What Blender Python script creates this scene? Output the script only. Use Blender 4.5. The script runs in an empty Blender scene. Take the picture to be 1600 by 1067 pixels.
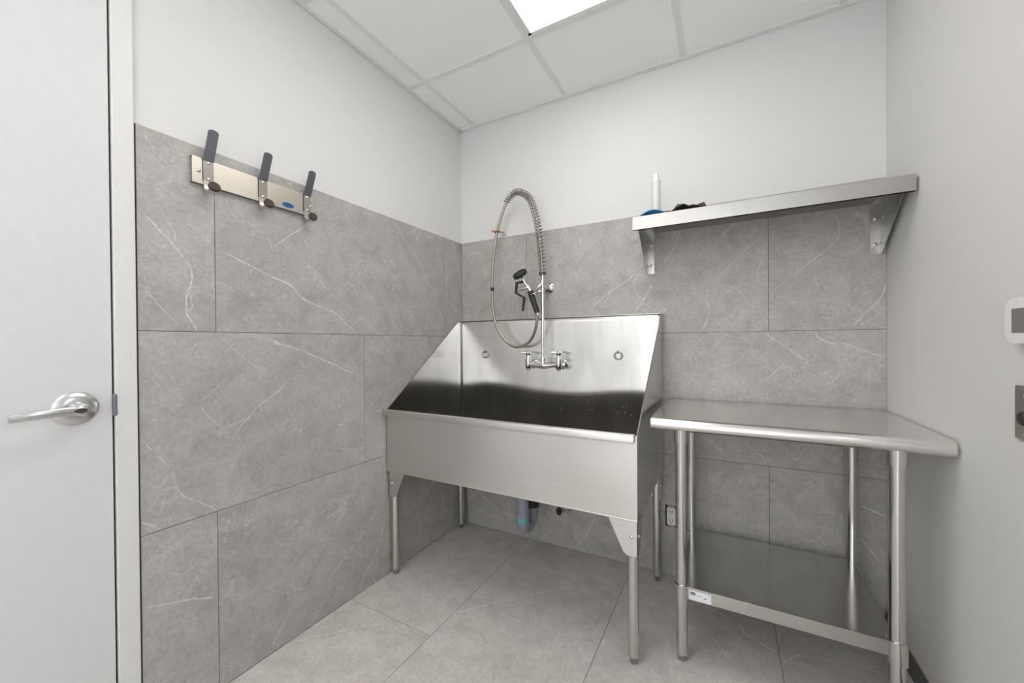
import bpy, bmesh, math, random
from mathutils import Vector, Matrix
random.seed(7)
sc = bpy.context.scene
COL = sc.collection
PI = math.pi

# ---------------------------------------------------------------- camera
cd = bpy.data.cameras.new('camera'); cam = bpy.data.objects.new('camera', cd); COL.objects.link(cam)
F_PX, YAW, PITCH, ROLL = 610.77, -0.5005, -0.0064, -0.0075
Fv = Vector((math.sin(YAW)*math.cos(PITCH), math.cos(YAW)*math.cos(PITCH), math.sin(PITCH)))
Rv = Vector((math.cos(YAW), -math.sin(YAW), 0)); Uv = Rv.cross(Fv)
R2 = Rv*math.cos(ROLL)+Uv*math.sin(ROLL); U2 = -Rv*math.sin(ROLL)+Uv*math.cos(ROLL)
m = Matrix.Identity(4)
for i in range(3):
    m[i][0] = R2[i]; m[i][1] = U2[i]; m[i][2] = -Fv[i]
m.translation = (1.4957, -2.0663, 1.1551)
cam.matrix_world = m
cd.sensor_width = 36; cd.lens = 36*F_PX/1600; cd.shift_y = 6.6/1600; cd.clip_start = .02
sc.camera = cam

# ---------------------------------------------------------------- world, colour
W = bpy.data.worlds.new('World'); sc.world = W; W.use_nodes = True
bg = W.node_tree.nodes['Background']; bg.inputs[0].default_value = (.95, .97, 1, 1); bg.inputs[1].default_value = 2.9
vs = sc.view_settings
vs.view_transform = 'Standard'; vs.look = 'None'; vs.gamma = 1; vs.use_curve_mapping = False
vs.exposure = EXPOSURE = 0.58
PANEL = 4.2          # emission of the ceiling panel

XW = 2.054            # room width
ZC = 2.525            # ceiling height
YB = -4.3             # wall behind the camera

# ---------------------------------------------------------------- node helpers
def nm(name):
    mt = bpy.data.materials.new(name); mt.use_nodes = True
    nt = mt.node_tree; nt.nodes.clear()
    out = nt.nodes.new('ShaderNodeOutputMaterial')
    return mt, nt, out
def N(nt, t, **kw):
    n = nt.nodes.new('ShaderNode'+t)
    for k, v in kw.items():
        if k.startswith('i_'):
            k = k[2:]; k = int(k) if k.isdigit() else k.replace('_', ' ')
            n.inputs[k].default_value = v
        else: setattr(n, k, v)
    return n
def ramp(nt, src, stops):
    r = nt.nodes.new('ShaderNodeValToRGB'); e = r.color_ramp.elements
    while len(e) < len(stops): e.new(.5)
    for q, (p, c) in zip(e, stops):
        q.position = p; q.color = c if len(c) == 4 else (*c, 1)
    nt.links.new(src, r.inputs[0]); return r
def g(v): return (v, v, v, 1)
def plain(name, col, rough=.5, metal=0., spec=.5, bump=None, coat=0):
    mt, nt, out = nm(name)
    b = N(nt, 'BsdfPrincipled'); b.inputs['Base Color'].default_value = (*col, 1)
    b.inputs['Roughness'].default_value = rough; b.inputs['Metallic'].default_value = metal
    b.inputs['Specular IOR Level'].default_value = spec; b.inputs['Coat Weight'].default_value = coat
    tc = N(nt, 'TexCoord'); no = N(nt, 'TexNoise', i_Scale=bump[0] if bump else 40., i_Detail=4.)
    nt.links.new(tc.outputs['Object'], no.inputs['Vector'])
    mx = N(nt, 'Mix', data_type='RGBA', blend_type='MULTIPLY'); mx.inputs[0].default_value = 1
    mx.inputs[6].default_value = (*col, 1)
    r = ramp(nt, no.outputs[0], [(.3, g(.98)), (.7, g(1.012))]); nt.links.new(r.outputs[0], mx.inputs[7])
    nt.links.new(mx.outputs[2], b.inputs['Base Color'])
    if bump:
        bp = N(nt, 'Bump', i_Strength=bump[1], i_Distance=bump[2]); nt.links.new(no.outputs[0], bp.inputs['Height'])
        nt.links.new(bp.outputs[0], b.inputs['Normal'])
    nt.links.new(b.outputs[0], out.inputs[0]); return mt
def emit(name, col, s):
    mt, nt, out = nm(name); e = N(nt, 'Emission'); e.inputs[0].default_value = (*col, 1); e.inputs[1].default_value = s
    nt.links.new(e.outputs[0], out.inputs[0]); return mt
def steel(name, col=(.70, .685, .66), rough=.37, aniso=.45, tan=(0, 0, 1), brush='X', dirt=0., spots=False, warp=.0):
    """brushed stainless: the brush lines run along `brush`, blur goes along `tan`"""
    mt, nt, out = nm(name); L = nt.links
    b = N(nt, 'BsdfPrincipled'); b.inputs['Metallic'].default_value = 1
    tc = N(nt, 'TexCoord')
    def nz(scale, det=3., vec=None, mul=None):
        n = N(nt, 'TexNoise', i_Scale=scale, i_Detail=det)
        if mul:
            mp = N(nt, 'Mapping'); mp.inputs['Scale'].default_value = mul; L.new(tc.outputs['Object'], mp.inputs[0]); L.new(mp.outputs[0], n.inputs['Vector'])
        else: L.new(tc.outputs['Object'], n.inputs['Vector'])
        return n
    sc_ = {'X': (2, 260, 260), 'Y': (260, 2, 260), 'Z': (260, 260, 2)}[brush]
    br = nz(1., 3., mul=sc_)
    cl = nz(4., 5.)
    col_r = ramp(nt, br.outputs[0], [(.3, g(.96)), (.7, g(1.03))])
    mx = N(nt, 'Mix', data_type='RGBA', blend_type='MULTIPLY'); mx.inputs[0].default_value = 1; mx.inputs[6].default_value = (*col, 1)
    L.new(col_r.outputs[0], mx.inputs[7]); res = mx.outputs[2]
    rr = ramp(nt, cl.outputs[0], [(.3, g(rough*.85)), (.7, g(rough*1.2))]); rough_o = rr.outputs[0]
    if dirt:
        dn = nz(1., 6., mul=(7, 7, 2.5) if brush != 'X' else (5, 5, 5))
        dr = ramp(nt, dn.outputs[0], [(.45, g(1)), (.75, g(1-dirt))])
        m2 = N(nt, 'Mix', data_type='RGBA', blend_type='MULTIPLY'); m2.inputs[0].default_value = 1
        L.new(res, m2.inputs[6]); L.new(dr.outputs[0], m2.inputs[7]); res = m2.outputs[2]
    if spots:   # dried water spots
        vo = N(nt, 'TexVoronoi', i_Scale=75.); L.new(tc.outputs['Object'], vo.inputs['Vector'])
        sr = ramp(nt, vo.outputs['Distance'], [(.08, g(1)), (.19, g(0))])
        wh = nz(9., 2.); wr = ramp(nt, wh.outputs[0], [(.44, g(0)), (.56, g(1))])
        wn = N(nt, 'TexWhiteNoise'); L.new(vo.outputs['Color'], wn.inputs[0]); wr2 = ramp(nt, wn.outputs[0], [(.55, g(0)), (.9, g(1))])
        a = N(nt, 'Math', operation='MULTIPLY'); L.new(sr.outputs[0], a.inputs[0]); L.new(wr.outputs[0], a.inputs[1])
        a2 = N(nt, 'Math', operation='MULTIPLY'); L.new(a.outputs[0], a2.inputs[0]); L.new(wr2.outputs[0], a2.inputs[1])
        df = N(nt, 'BsdfDiffuse'); df.inputs[0].default_value = (.7, .7, .68, 1)
        ms = N(nt, 'MixShader'); a3 = N(nt, 'Math', operation='MULTIPLY', i_1=1.); L.new(a2.outputs[0], a3.inputs[0]); L.new(a3.outputs[0], ms.inputs[0])
        L.new(b.outputs[0], ms.inputs[1]); L.new(df.outputs[0], ms.inputs[2]); L.new(ms.outputs[0], out.inputs[0])
    else: L.new(b.outputs[0], out.inputs[0])
    L.new(res, b.inputs['Base Color']); L.new(rough_o, b.inputs['Roughness'])
    if aniso:
        b.inputs['Anisotropic'].default_value = aniso
        cx = N(nt, 'CombineXYZ', i_X=float(tan[0]), i_Y=float(tan[1]), i_Z=float(tan[2])); L.new(cx.outputs[0], b.inputs['Tangent'])
    if warp:
        wz = nz(1., 1., mul=(2.2, 2.2, 1.2)); bp = N(nt, 'Bump', i_Strength=1., i_Distance=warp); L.new(wz.outputs[0], bp.inputs['Height']); L.new(bp.outputs[0], b.inputs['Normal'])
    return mt
def stone(name, base, dark, light, rough=.42, web=.5, vein=False):
    mt, nt, out = nm(name); L = nt.links
    b = N(nt, 'BsdfPrincipled'); uv = N(nt, 'UVMap', uv_map='tile')
    def nz(s, d, dis=0., r=.55):
        n = N(nt, 'TexNoise', i_Scale=s, i_Detail=d, i_Distortion=dis, i_Roughness=r); L.new(uv.outputs[0], n.inputs['Vector']); return n.outputs[0]
    def math_(op, a, c=None):
        n = N(nt, 'Math', operation=op)
        for i, v in ((0, a), (1, c)):
            if v is None: continue
            if isinstance(v, (int, float)): n.inputs[i].default_value = v
            else: L.new(v, n.inputs[i])
        return n.outputs[0]
    big = nz(2.2, 3.)
    c0 = ramp(nt, big, [(.33, dark), (.5, base), (.68, light)]).outputs[0]
    mid = ramp(nt, nz(11., 7., .6, .62), [(.34, g(.88)), (.5, g(1.)), (.68, g(1.10))]).outputs[0]
    fine = ramp(nt, nz(70., 5., .3, .7), [(.3, g(.86)), (.7, g(1.13))]).outputs[0]
    def mul(a, c, f=1.):
        n = N(nt, 'Mix', data_type='RGBA', blend_type='MULTIPLY'); n.inputs[0].default_value = f; L.new(a, n.inputs[6]); L.new(c, n.inputs[7]); return n.outputs[2]
    col = mul(mul(c0, mid), fine)
    # hair veins: thin iso-lines of two distorted noises
    for s, wd, amt, thr in ((7., .006, .34, .5), (15., .012, .26, .47), (3.2, .0035, .30, .46)):
        n = nz(s, 2.5, 1.6, .5)
        d = math_('ABSOLUTE', math_('SUBTRACT', n, .5))
        ln = ramp(nt, d, [(0., g(1)), (wd, g(.5)), (wd*2.2, g(0))]).outputs[0]
        mk = ramp(nt, nz(s*.55+.9, 2.), [(thr, g(0)), (thr+.14, g(1))]).outputs[0]
        f = math_('MULTIPLY', math_('MULTIPLY', ln, mk), amt*web*2)
        n2 = N(nt, 'Mix', data_type='RGBA'); L.new(f, n2.inputs[0]); L.new(col, n2.inputs[6]); n2.inputs[7].default_value = (.66, .65, .63, 1)
        col = n2.outputs[2]
    if vein:
        u2 = N(nt, 'UVMap', uv_map='vein'); sp = N(nt, 'SeparateXYZ'); L.new(u2.outputs[0], sp.inputs[0])
        e = ramp(nt, math_('ABSOLUTE', math_('SUBTRACT', sp.outputs[1], .5)), [(.10, g(1)), (.5, g(0))]).outputs[0]
        r = ramp(nt, nz(34., 4.), [(.3, g(.10)), (.6, g(.9))]).outputs[0]
        n2 = N(nt, 'Mix', data_type='RGBA'); L.new(math_('MULTIPLY', e, r), n2.inputs[0]); L.new(col, n2.inputs[6]); n2.inputs[7].default_value = (.74, .725, .69, 1) if 'floor' not in name else (.86, .84, .80, 1); col = n2.outputs[2]
    L.new(col, b.inputs['Base Color']); b.inputs['Roughness'].default_value = rough; b.inputs['Specular IOR Level'].default_value = .4
    L.new(b.outputs[0], out.inputs[0]); return mt
M = {}
M['wall'] = plain('painted_drywall', (.71, .708, .70), .7, bump=(260., .03, .001))
M['door'] = plain('painted_door', (.68, .68, .69), .5)
M['frame'] = plain('painted_door_frame', (.72, .72, .715), .45)
M['ctile'] = plain('ceiling_tile', (.95, .95, .945), .9, bump=(420., .25, .002))
M['grid'] = plain('ceiling_grid', (.80, .80, .79), .5)
M['dark'] = plain('dark_gap', (.02, .02, .02), .8)
M['grout'] = plain('grout', (.13, .128, .125), .9)
M['stone'] = stone('grey_stone_tile', (.415, .398, .379, 1), (.385, .369, .351, 1), (.445, .428, .408, 1), web=.75)
M['stone_vein'] = stone('grey_stone_vein', (.415, .398, .379, 1), (.385, .369, .351, 1), (.445, .428, .408, 1), web=.75, vein=True)
M['stone_floor'] = stone('grey_stone_floor_tile', (.58, .556, .525, 1), (.54, .518, .49, 1), (.62, .595, .565, 1), rough=.38, web=.6)
M['stone_floor_vein'] = stone('grey_stone_floor_vein', (.58, .556, .525, 1), (.54, .518, .49, 1), (.62, .595, .565, 1), rough=.38, web=.6, vein=True)
M['panel'] = emit('lit_diffuser', (1, .965, .91), PANEL)
M['steel'] = steel('brushed_steel')
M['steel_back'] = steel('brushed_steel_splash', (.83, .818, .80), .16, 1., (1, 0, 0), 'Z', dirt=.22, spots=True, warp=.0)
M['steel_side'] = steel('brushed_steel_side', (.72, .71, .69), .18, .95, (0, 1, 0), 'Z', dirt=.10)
M['steel_top'] = steel('brushed_steel_top', (.86, .845, .82), .2, .5, (0, 1, 0), 'X', dirt=.05)
M['steel_rack'] = steel('brushed_steel_rack', (.66, .62, .55), .3, .6, (0, 0, 1), 'Y')
M['tube'] = plain('polished_steel_tube', (.66, .65, .63), .13, 1.)
M['chrome'] = plain('chrome', (.78, .78, .79), .07, 1.)
M['dsteel'] = plain('satin_grey_steel', (.28, .29, .33), .38, 1.)
M['satin'] = plain('satin_nickel', (.62, .62, .63), .25, 1.)
M['braid'] = plain('braided_hose', (.40, .37, .32), .32, 1., bump=(900., .5, .001))
M['rubber'] = plain('black_rubber', (.02, .02, .022), .45)
M['rubber_brown'] = plain('dark_brown_rubber', (.045, .038, .036), .7)
M['pvc'] = plain('grey_plastic_pipe', (.29, .31, .355), .35)
M['teal'] = plain('teal_primer_mark', (.12, .45, .42), .5)
M['white'] = plain('white_plastic', (.82, .82, .80), .4)
M['blue'] = plain('blue_plastic', (.01, .19, .42), .35)
M['cloth'] = plain('dark_cloth', (.07, .06, .048), .85, bump=(60., .5, .01))
M['screen'] = plain('lcd_screen', (.19, .18, .17), .25)
M['orange'] = plain('orange_clip', (.50, .16, .03), .5)
M['clear'] = plain('clear_plastic', (.62, .62, .58), .2)
M['label'] = plain('paper_label', (.80, .80, .84), .5)
M['ink'] = plain('dark_ink', (.07, .07, .09), .6)
M['ink_grey'] = plain('grey_ink', (.35, .35, .42), .6)
M['logo'] = plain('blue_sticker', (.01, .09, .36), .4)
M['caulk'] = plain('caulk', (.55, .50, .42), .7)
M['dspring'] = plain('spring_wire', (.30, .29, .275), .22, 1.)
M['steel_shelf'] = steel('brushed_steel_undershelf', (.58, .57, .55), .17, .5, (0, 1, 0), 'X', dirt=.06)
M['steel_side2'] = steel('brushed_steel_bracket', (.50, .495, .48), .32, 0., (0, 0, 1), 'Y', dirt=.15)
M['steel_plate'] = steel('brushed_steel_plate', (.36, .34, .31), .35, .4, (0, 0, 1), 'Y')
M['ring'] = plain('dull_steel_ring', (.34, .33, .30), .25, 1.)
M['steel_hook'] = steel('brushed_steel_hook', (.42, .40, .37), .32, .4, (0, 1, 0), 'Z')
M['steel_lip'] = steel('brushed_steel_lip', (.50, .488, .465), .30, .5)
M['steel_basin_shade'] = steel('brushed_steel_basin_shade', (.33, .32, .305), .35, .0, dirt=.3)  # steel darkened so its colour carries the basin's inside shade, plus dirt noise
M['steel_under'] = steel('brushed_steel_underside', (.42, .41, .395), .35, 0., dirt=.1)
M['hex'] = plain('foot_metal', (.40, .39, .38), .3, 1.)
M['glass_frame'] = plain('window_frame_metal', (.5, .5, .5), .4, .6)
def glass():
    mt, nt, out = nm('window_glass'); b = N(nt, 'BsdfGlass', i_IOR=1.1); b.inputs['Roughness'].default_value = 0
    nt.links.new(b.outputs[0], out.inputs[0]); return mt

# ---------------------------------------------------------------- mesh helpers (all in world metres)
def nb(): return bmesh.new()
def box(bm, x0, x1, y0, y1, z0, z1, bev=0., seg=2, mi=0):
    r = bmesh.ops.create_cube(bm, size=1)['verts']
    for v in r:
        v.co = Vector(((x0+x1)/2+v.co.x*(x1-x0), (y0+y1)/2+v.co.y*(y1-y0), (z0+z1)/2+v.co.z*(z1-z0)))
    fs = {f for v in r for f in v.link_faces}
    for f in fs: f.material_index = mi
    if bev:
        es = list({e for v in r for e in v.link_edges})
        bmesh.ops.bevel(bm, geom=es, offset=bev, segments=seg, affect='EDGES', profile=.5, clamp_overlap=True)
    return bm
def frame_for(d):
    d = d.normalized(); a = Vector((0, 0, 1)) if abs(d.z) < .9 else Vector((1, 0, 0))
    u = d.cross(a).normalized(); return u, d.cross(u).normalized()
def loft(bm, rings, cap=True, closed=False, mi=0):
    vr = [[bm.verts.new(p) for p in r] for r in rings]
    n = len(vr[0]); k = len(vr)
    for i in range(k if closed else k-1):
        a, b = vr[i], vr[(i+1) % k]
        for j in range(n):
            f = bm.faces.new((a[j], a[(j+1) % n], b[(j+1) % n], b[j])); f.smooth = True; f.material_index = mi
    if cap and not closed:
        f = bm.faces.new(vr[0][::-1]); f.material_index = mi
        f = bm.faces.new(vr[-1]); f.material_index = mi
def lathe(bm, o, d, prof, n=28, mi=0):
    """prof: (distance along d, radius)"""
    o = Vector(o); d = Vector(d).normalized(); u, w = frame_for(d); rings = []
    for t, r in prof:
        r = max(r, 1e-5)
        rings.append([o+d*t+(u*math.cos(2*PI*j/n)+w*math.sin(2*PI*j/n))*r for j in range(n)])
    loft(bm, rings, mi=mi); sharp(bm)
def sharp(bm): pass
def cyl(bm, a, b, r, r2=None, n=24, ch=0., mi=0):
    a, b = Vector(a), Vector(b); L_ = (b-a).length; r2 = r if r2 is None else r2
    pr = [(0, r-ch), (ch, r), (L_-ch, r2), (L_, r2-ch)] if ch else [(0, r), (L_, r2)]
    lathe(bm, a, b-a, pr, n, mi)
def tube(bm, pts, r, n=14, mi=0, closed=False):
    pts = [Vector(p) for p in pts]; k = len(pts); rings = []; u = None
    for i, p in enumerate(pts):
        if closed: t = (pts[(i+1) % k]-pts[i-1]).normalized()
        else: t = (pts[min(i+1, k-1)]-pts[max(i-1, 0)]).normalized()
        if u is None: u, _ = frame_for(t)
        u = (u-t*u.dot(t)).normalized(); w = t.cross(u)
        rr = r[i] if isinstance(r, (list, tuple)) else r
        rings.append([p+(u*math.cos(2*PI*j/n)+w*math.sin(2*PI*j/n))*rr for j in range(n)])
    loft(bm, rings, closed=closed, mi=mi)
def spline(pts, k=10):
    P = [Vector(p) for p in pts]; P = [P[0]*2-P[1]]+P+[P[-1]*2-P[-2]]; o = []
    for i in range(1, len(P)-2):
        for j in range(k):
            t = j/k; a, b, c, d = P[i-1:i+3]
            o.append(.5*((2*b)+(c-a)*t+(2*a-5*b+4*c-d)*t*t+(3*b-a-3*c+d)*t**3))
    o.append(P[-2]); return o
def prism(bm, poly, d, mi=0, bev=0.):
    """extrude a polygon of 3-D points by vector d"""
    d = Vector(d); a = [bm.verts.new(Vector(p)) for p in poly]; b = [bm.verts.new(Vector(p)+d) for p in poly]; n = len(a)
    fs = [bm.faces.new(a), bm.faces.new(b[::-1])]
    for i in range(n): fs.append(bm.faces.new((a[i], b[i], b[(i+1) % n], a[(i+1) % n])))
    for f in fs: f.material_index = mi
    if bev: bmesh.ops.bevel(bm, geom=list({e for f in fs for e in f.edges}), offset=bev, segments=2, affect='EDGES', clamp_overlap=True)
def ribbon(bm, pts, w, t, up, bev=0.):
    """flat strap: centre line pts, width vector w, thickness t"""
    pts = [Vector(p) for p in pts]; w = Vector(w); rings = []
    for i, p in enumerate(pts):
        tg = (pts[min(i+1, len(pts)-1)]-pts[max(i-1, 0)]).normalized(); nn = tg.cross(w).normalized()*t/2
        rings.append([p-w/2-nn, p+w/2-nn, p+w/2+nn, p-w/2+nn])
    vr = [[bm.verts.new(q) for q in r] for r in rings]
    for a, b in zip(vr, vr[1:]):
        for j in range(4): bm.faces.new((a[j], a[(j+1) % 4], b[(j+1) % 4], b[j]))
    bm.faces.new(vr[0][::-1]); bm.faces.new(vr[-1])
def obj(name, bm, mats, parent=None, smooth=False, uv=False, bevel=0., label=None):
    bmesh.ops.recalc_face_normals(bm, faces=bm.faces)
    me = bpy.data.meshes.new(name); o = bpy.data.objects.new(name, me); COL.objects.link(o)
    off = Vector()
    if parent is not None:
        q = parent
        while q is not None: off += q.location; q = q.parent
        o.parent = parent
    bmesh.ops.translate(bm, vec=-off, verts=bm.verts)
    bm.to_mesh(me); bm.free()
    for mm in (mats if isinstance(mats, (list, tuple)) else [mats]): me.materials.append(M[mm] if isinstance(mm, str) else mm)
    if smooth:
        for p in me.polygons: p.use_smooth = True
        md = o.modifiers.new('auto', 'EDGE_SPLIT'); md.split_angle = math.radians(38)
    if bevel:
        md = o.modifiers.new('bevel', 'BEVEL'); md.width = bevel; md.segments = 2; md.limit_method = 'ANGLE'; md.angle_limit = math.radians(40)
    if label: o['label'] = label
    return o
def thing(name, label, cat, loc, group=None):
    o = bpy.data.objects.new(name, None); COL.objects.link(o); o.empty_display_size = .05
    o.location = loc; o['label'] = label; o['category'] = cat
    if group: o['group'] = group
    return o
def tag(o, label, cat, group=None):
    o['label'] = label; o['category'] = cat
    if group: o['group'] = group
    return o
def struct(name, bm, mat, parent=None, **k):
    o = obj(name, bm, mat, parent, **k)
    if parent is None: o['kind'] = 'structure'
    return o

# ---------------------------------------------------------------- stone cladding
VEINS = [
 (0, 2.5, [(-1.594, 1.564), (-1.544, 1.510), (-1.509, 1.471), (-1.482, 1.434), (-1.461, 1.401), (-1.461, 1.361), (-1.474, 1.306), (-1.475, 1.260), (-1.455, 1.221), (-1.447, 1.201)]),
 (0, 2.5, [(-1.393, 1.482), (-1.320, 1.454), (-1.249, 1.427), (-1.173, 1.400), (-1.123, 1.382), (-1.089, 1.340), (-1.015, 1.316), (-0.935, 1.290), (-0.881, 1.247), (-0.825, 1.210)]),
 (0, 4.0, [(-1.181, 1.406), (-1.131, 1.385), (-1.089, 1.344), (-1.034, 1.323)]),
 (0, 1.5, [(-1.043, 1.379), (-1.010, 1.321)]),
 (0, 1.6, [(-0.611, 1.802), (-0.508, 1.703), (-0.412, 1.620), (-0.327, 1.503), (-0.253, 1.426), (-0.237, 1.222)]),
 (0, 2.2, [(-1.199, 1.525), (-1.154, 1.569), (-1.085, 1.628), (-1.039, 1.670)]),
 (0, 1.2, [(-1.594, 1.346), (-1.561, 1.304), (-1.527, 1.256), (-1.493, 1.219)]),
 (0, 2.5, [(-0.109, 1.701), (-0.055, 1.685), (-0.034, 1.622)]),
 (0, 2.0, [(-0.882, 1.213), (-0.836, 1.253), (-0.788, 1.280), (-0.713, 1.217), (-0.619, 1.187)]),
 (0, 1.2, [(-1.060, 1.463), (-0.994, 1.407), (-0.934, 1.359), (-0.858, 1.319), (-0.788, 1.260)]),
 (0, 1.5, [(-1.580, 1.792), (-1.566, 1.771), (-1.547, 1.726)]),
 (0, 1.2, [(-1.478, 1.352), (-1.462, 1.301), (-1.460, 1.277), (-1.475, 1.260)]),
 (0, 2.0, [(-1.524, 1.538), (-1.503, 1.505), (-1.507, 1.465)]),
 (0, 4.0, [(-1.231, 1.181), (-1.175, 1.156), (-1.136, 1.146)]),
 (0, 2.5, [(-1.175, 1.162), (-1.066, 1.121), (-0.943, 1.066), (-0.791, 0.999)]),
 (0, 1.4, [(-1.393, 1.191), (-1.338, 1.139), (-1.284, 1.090), (-1.256, 1.065)]),
 (0, 1.8, [(-1.144, 1.031), (-1.190, 0.978), (-1.263, 0.931), (-1.352, 0.835)]),
 (0, 4.5, [(-1.589, 0.639), (-1.568, 0.624), (-1.547, 0.602)]),
 (0, 3.0, [(-1.590, 0.391), (-1.531, 0.369), (-1.463, 0.344), (-1.403, 0.315)]),
 (0, 2.5, [(-0.719, 0.338), (-0.866, 0.227), (-1.002, 0.141)]),
 (0, 3.5, [(-0.662, 0.300), (-0.700, 0.191), (-0.743, 0.113), (-0.793, 0.074), (-0.832, 0.002)]),
 (0, 1.4, [(-1.323, 0.593), (-1.386, 0.515)]),
 (0, 1.5, [(-1.148, 0.116), (-1.200, 0.058), (-1.226, 0.025)]),
 (0, 1.8, [(-1.511, 0.730), (-1.486, 0.680), (-1.433, 0.639), (-1.395, 0.603)]),
 (0, 1.2, [(-1.592, 0.892), (-1.558, 0.835), (-1.519, 0.773), (-1.511, 0.730)]),
 (0, 1.2, [(-1.352, 0.835), (-1.439, 0.957), (-1.400, 1.007), (-1.349, 1.059)]),
 (0, 2.0, [(-0.282, 0.352), (-0.346, 0.304), (-0.396, 0.255), (-0.424, 0.213), (-0.414, 0.151), (-0.415, 0.092), (-0.453, 0.007)]),
 (1, 2.5, [(1.096, 1.517), (1.045, 1.472), (0.982, 1.436), (0.918, 1.393), (0.865, 1.344)]),
 (1, 4.0, [(1.175, 1.461), (1.152, 1.409), (1.116, 1.356), (1.086, 1.308)]),
 (1, 1.8, [(1.651, 1.625), (1.605, 1.598), (1.555, 1.545), (1.502, 1.491), (1.449, 1.436)]),
 (1, 2.0, [(1.421, 1.411), (1.417, 1.359), (1.429, 1.306), (1.417, 1.254), (1.393, 1.206)]),
 (1, 1.6, [(1.891, 1.692), (1.906, 1.628), (1.903, 1.583), (1.870, 1.541), (1.781, 1.464), (1.678, 1.372)]),
 (1, 2.0, [(1.301, 1.692), (1.284, 1.640), (1.263, 1.597), (1.228, 1.546)]),
 (1, 2.5, [(2.050, 1.390), (2.044, 1.343), (2.016, 1.296), (1.982, 1.257), (1.950, 1.213)]),
 (1, 1.8, [(1.646, 1.192), (1.701, 1.150), (1.754, 1.106), (1.800, 1.066)]),
 (1, 3.5, [(1.825, 1.193), (1.844, 1.165), (1.881, 1.145), (1.905, 1.143)]),
 (1, 2.2, [(1.893, 1.146), (1.929, 1.141), (1.976, 1.118), (2.021, 1.099), (2.052, 1.089)]),
 (1, 2.0, [(1.914, 1.030), (1.893, 0.994), (1.856, 0.966)]),
 (1, 1.4, [(1.728, 1.073), (1.681, 1.015), (1.632, 0.972)]),
 (1, 1.2, [(1.825, 1.035), (1.754, 0.969), (1.714, 0.927)]),
 (1, 1.0, [(1.661, 1.607), (1.689, 1.571), (1.709, 1.528)]),
 (1, 1.0, [(1.668, 1.598), (1.619, 1.455), (1.647, 1.403)]),
 (1, 2.5, [(1.395, 0.709), (1.432, 0.679), (1.468, 0.653), (1.514, 0.601)]),
 (1, 1.8, [(1.563, 0.698), (1.605, 0.667), (1.638, 0.639), (1.654, 0.605)]),
 (1, 1.4, [(1.514, 0.589), (1.473, 0.536), (1.412, 0.468)]),
 (1, 2.2, [(1.797, 0.598), (1.819, 0.577), (1.853, 0.561)]),
 (1, 2.2, [(1.900, 0.446), (1.928, 0.404)]),
 (1, 4.0, [(1.973, 0.487), (2.009, 0.473), (2.048, 0.457)]),
 (1, 3.0, [(1.971, 0.351), (1.995, 0.325), (2.022, 0.285), (2.050, 0.246)]),
 (1, 1.4, [(1.744, 0.684), (1.744, 0.659), (1.759, 0.645), (1.774, 0.663), (1.809, 0.711)]),
 (1, 3.0, [(0.018, 0.216), (0.100, 0.190)]),
 (1, 4.0, [(0.107, 0.209), (0.165, 0.183), (0.221, 0.152), (0.262, 0.127), (0.317, 0.117), (0.386, 0.100)]),
 (1, 2.2, [(0.062, 0.115), (0.135, 0.099), (0.192, 0.086), (0.289, 0.076), (0.343, 0.058), (0.396, 0.047)]),
 (1, 2.5, [(0.324, 0.189), (0.337, 0.151), (0.333, 0.109), (0.336, 0.033)]),
 (1, 3.0, [(0.878, 0.210), (0.843, 0.149), (0.817, 0.093), (0.756, 0.015)]),
 (2, 2.5, [(0.014, -1.183), (0.020, -1.150), (0.100, -1.061), (0.190, -0.973), (0.290, -0.886)]),
 (2, 2.5, [(0.473, -0.730), (0.559, -0.628), (0.658, -0.522), (0.760, -0.405), (0.896, -0.289)]),
 (2, 1.2, [(0.643, -0.520), (0.761, -0.573), (0.850, -0.612), (0.922, -0.622)]),
 (2, 1.4, [(0.442, -1.062), (0.340, -1.065), (0.293, -1.129)]),
 (2, 1.3, [(0.839, -0.898), (0.821, -0.807), (0.842, -0.740)]),
 (2, 2.2, [(1.348, -0.252), (1.379, -0.281), (1.410, -0.315), (1.439, -0.358), (1.466, -0.393), (1.492, -0.432), (1.516, -0.473)]),
 (2, 4.0, [(1.359, -0.150), (1.395, -0.171), (1.433, -0.186), (1.463, -0.194), (1.506, -0.220), (1.539, -0.239), (1.561, -0.281), (1.602, -0.305), (1.631, -0.321), (1.663, -0.332)]),
 (2, 3.0, [(1.666, -0.387), (1.703, -0.339), (1.754, -0.281)]),
]
def plane_pt(ax, a, b, off=0.):
    """(a,b) in plane of axis ax; off moves into the room"""
    if ax == 0: return Vector((off, a, b))
    if ax == 1: return Vector((a, -off, b))
    return Vector((a, b, off))
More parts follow.
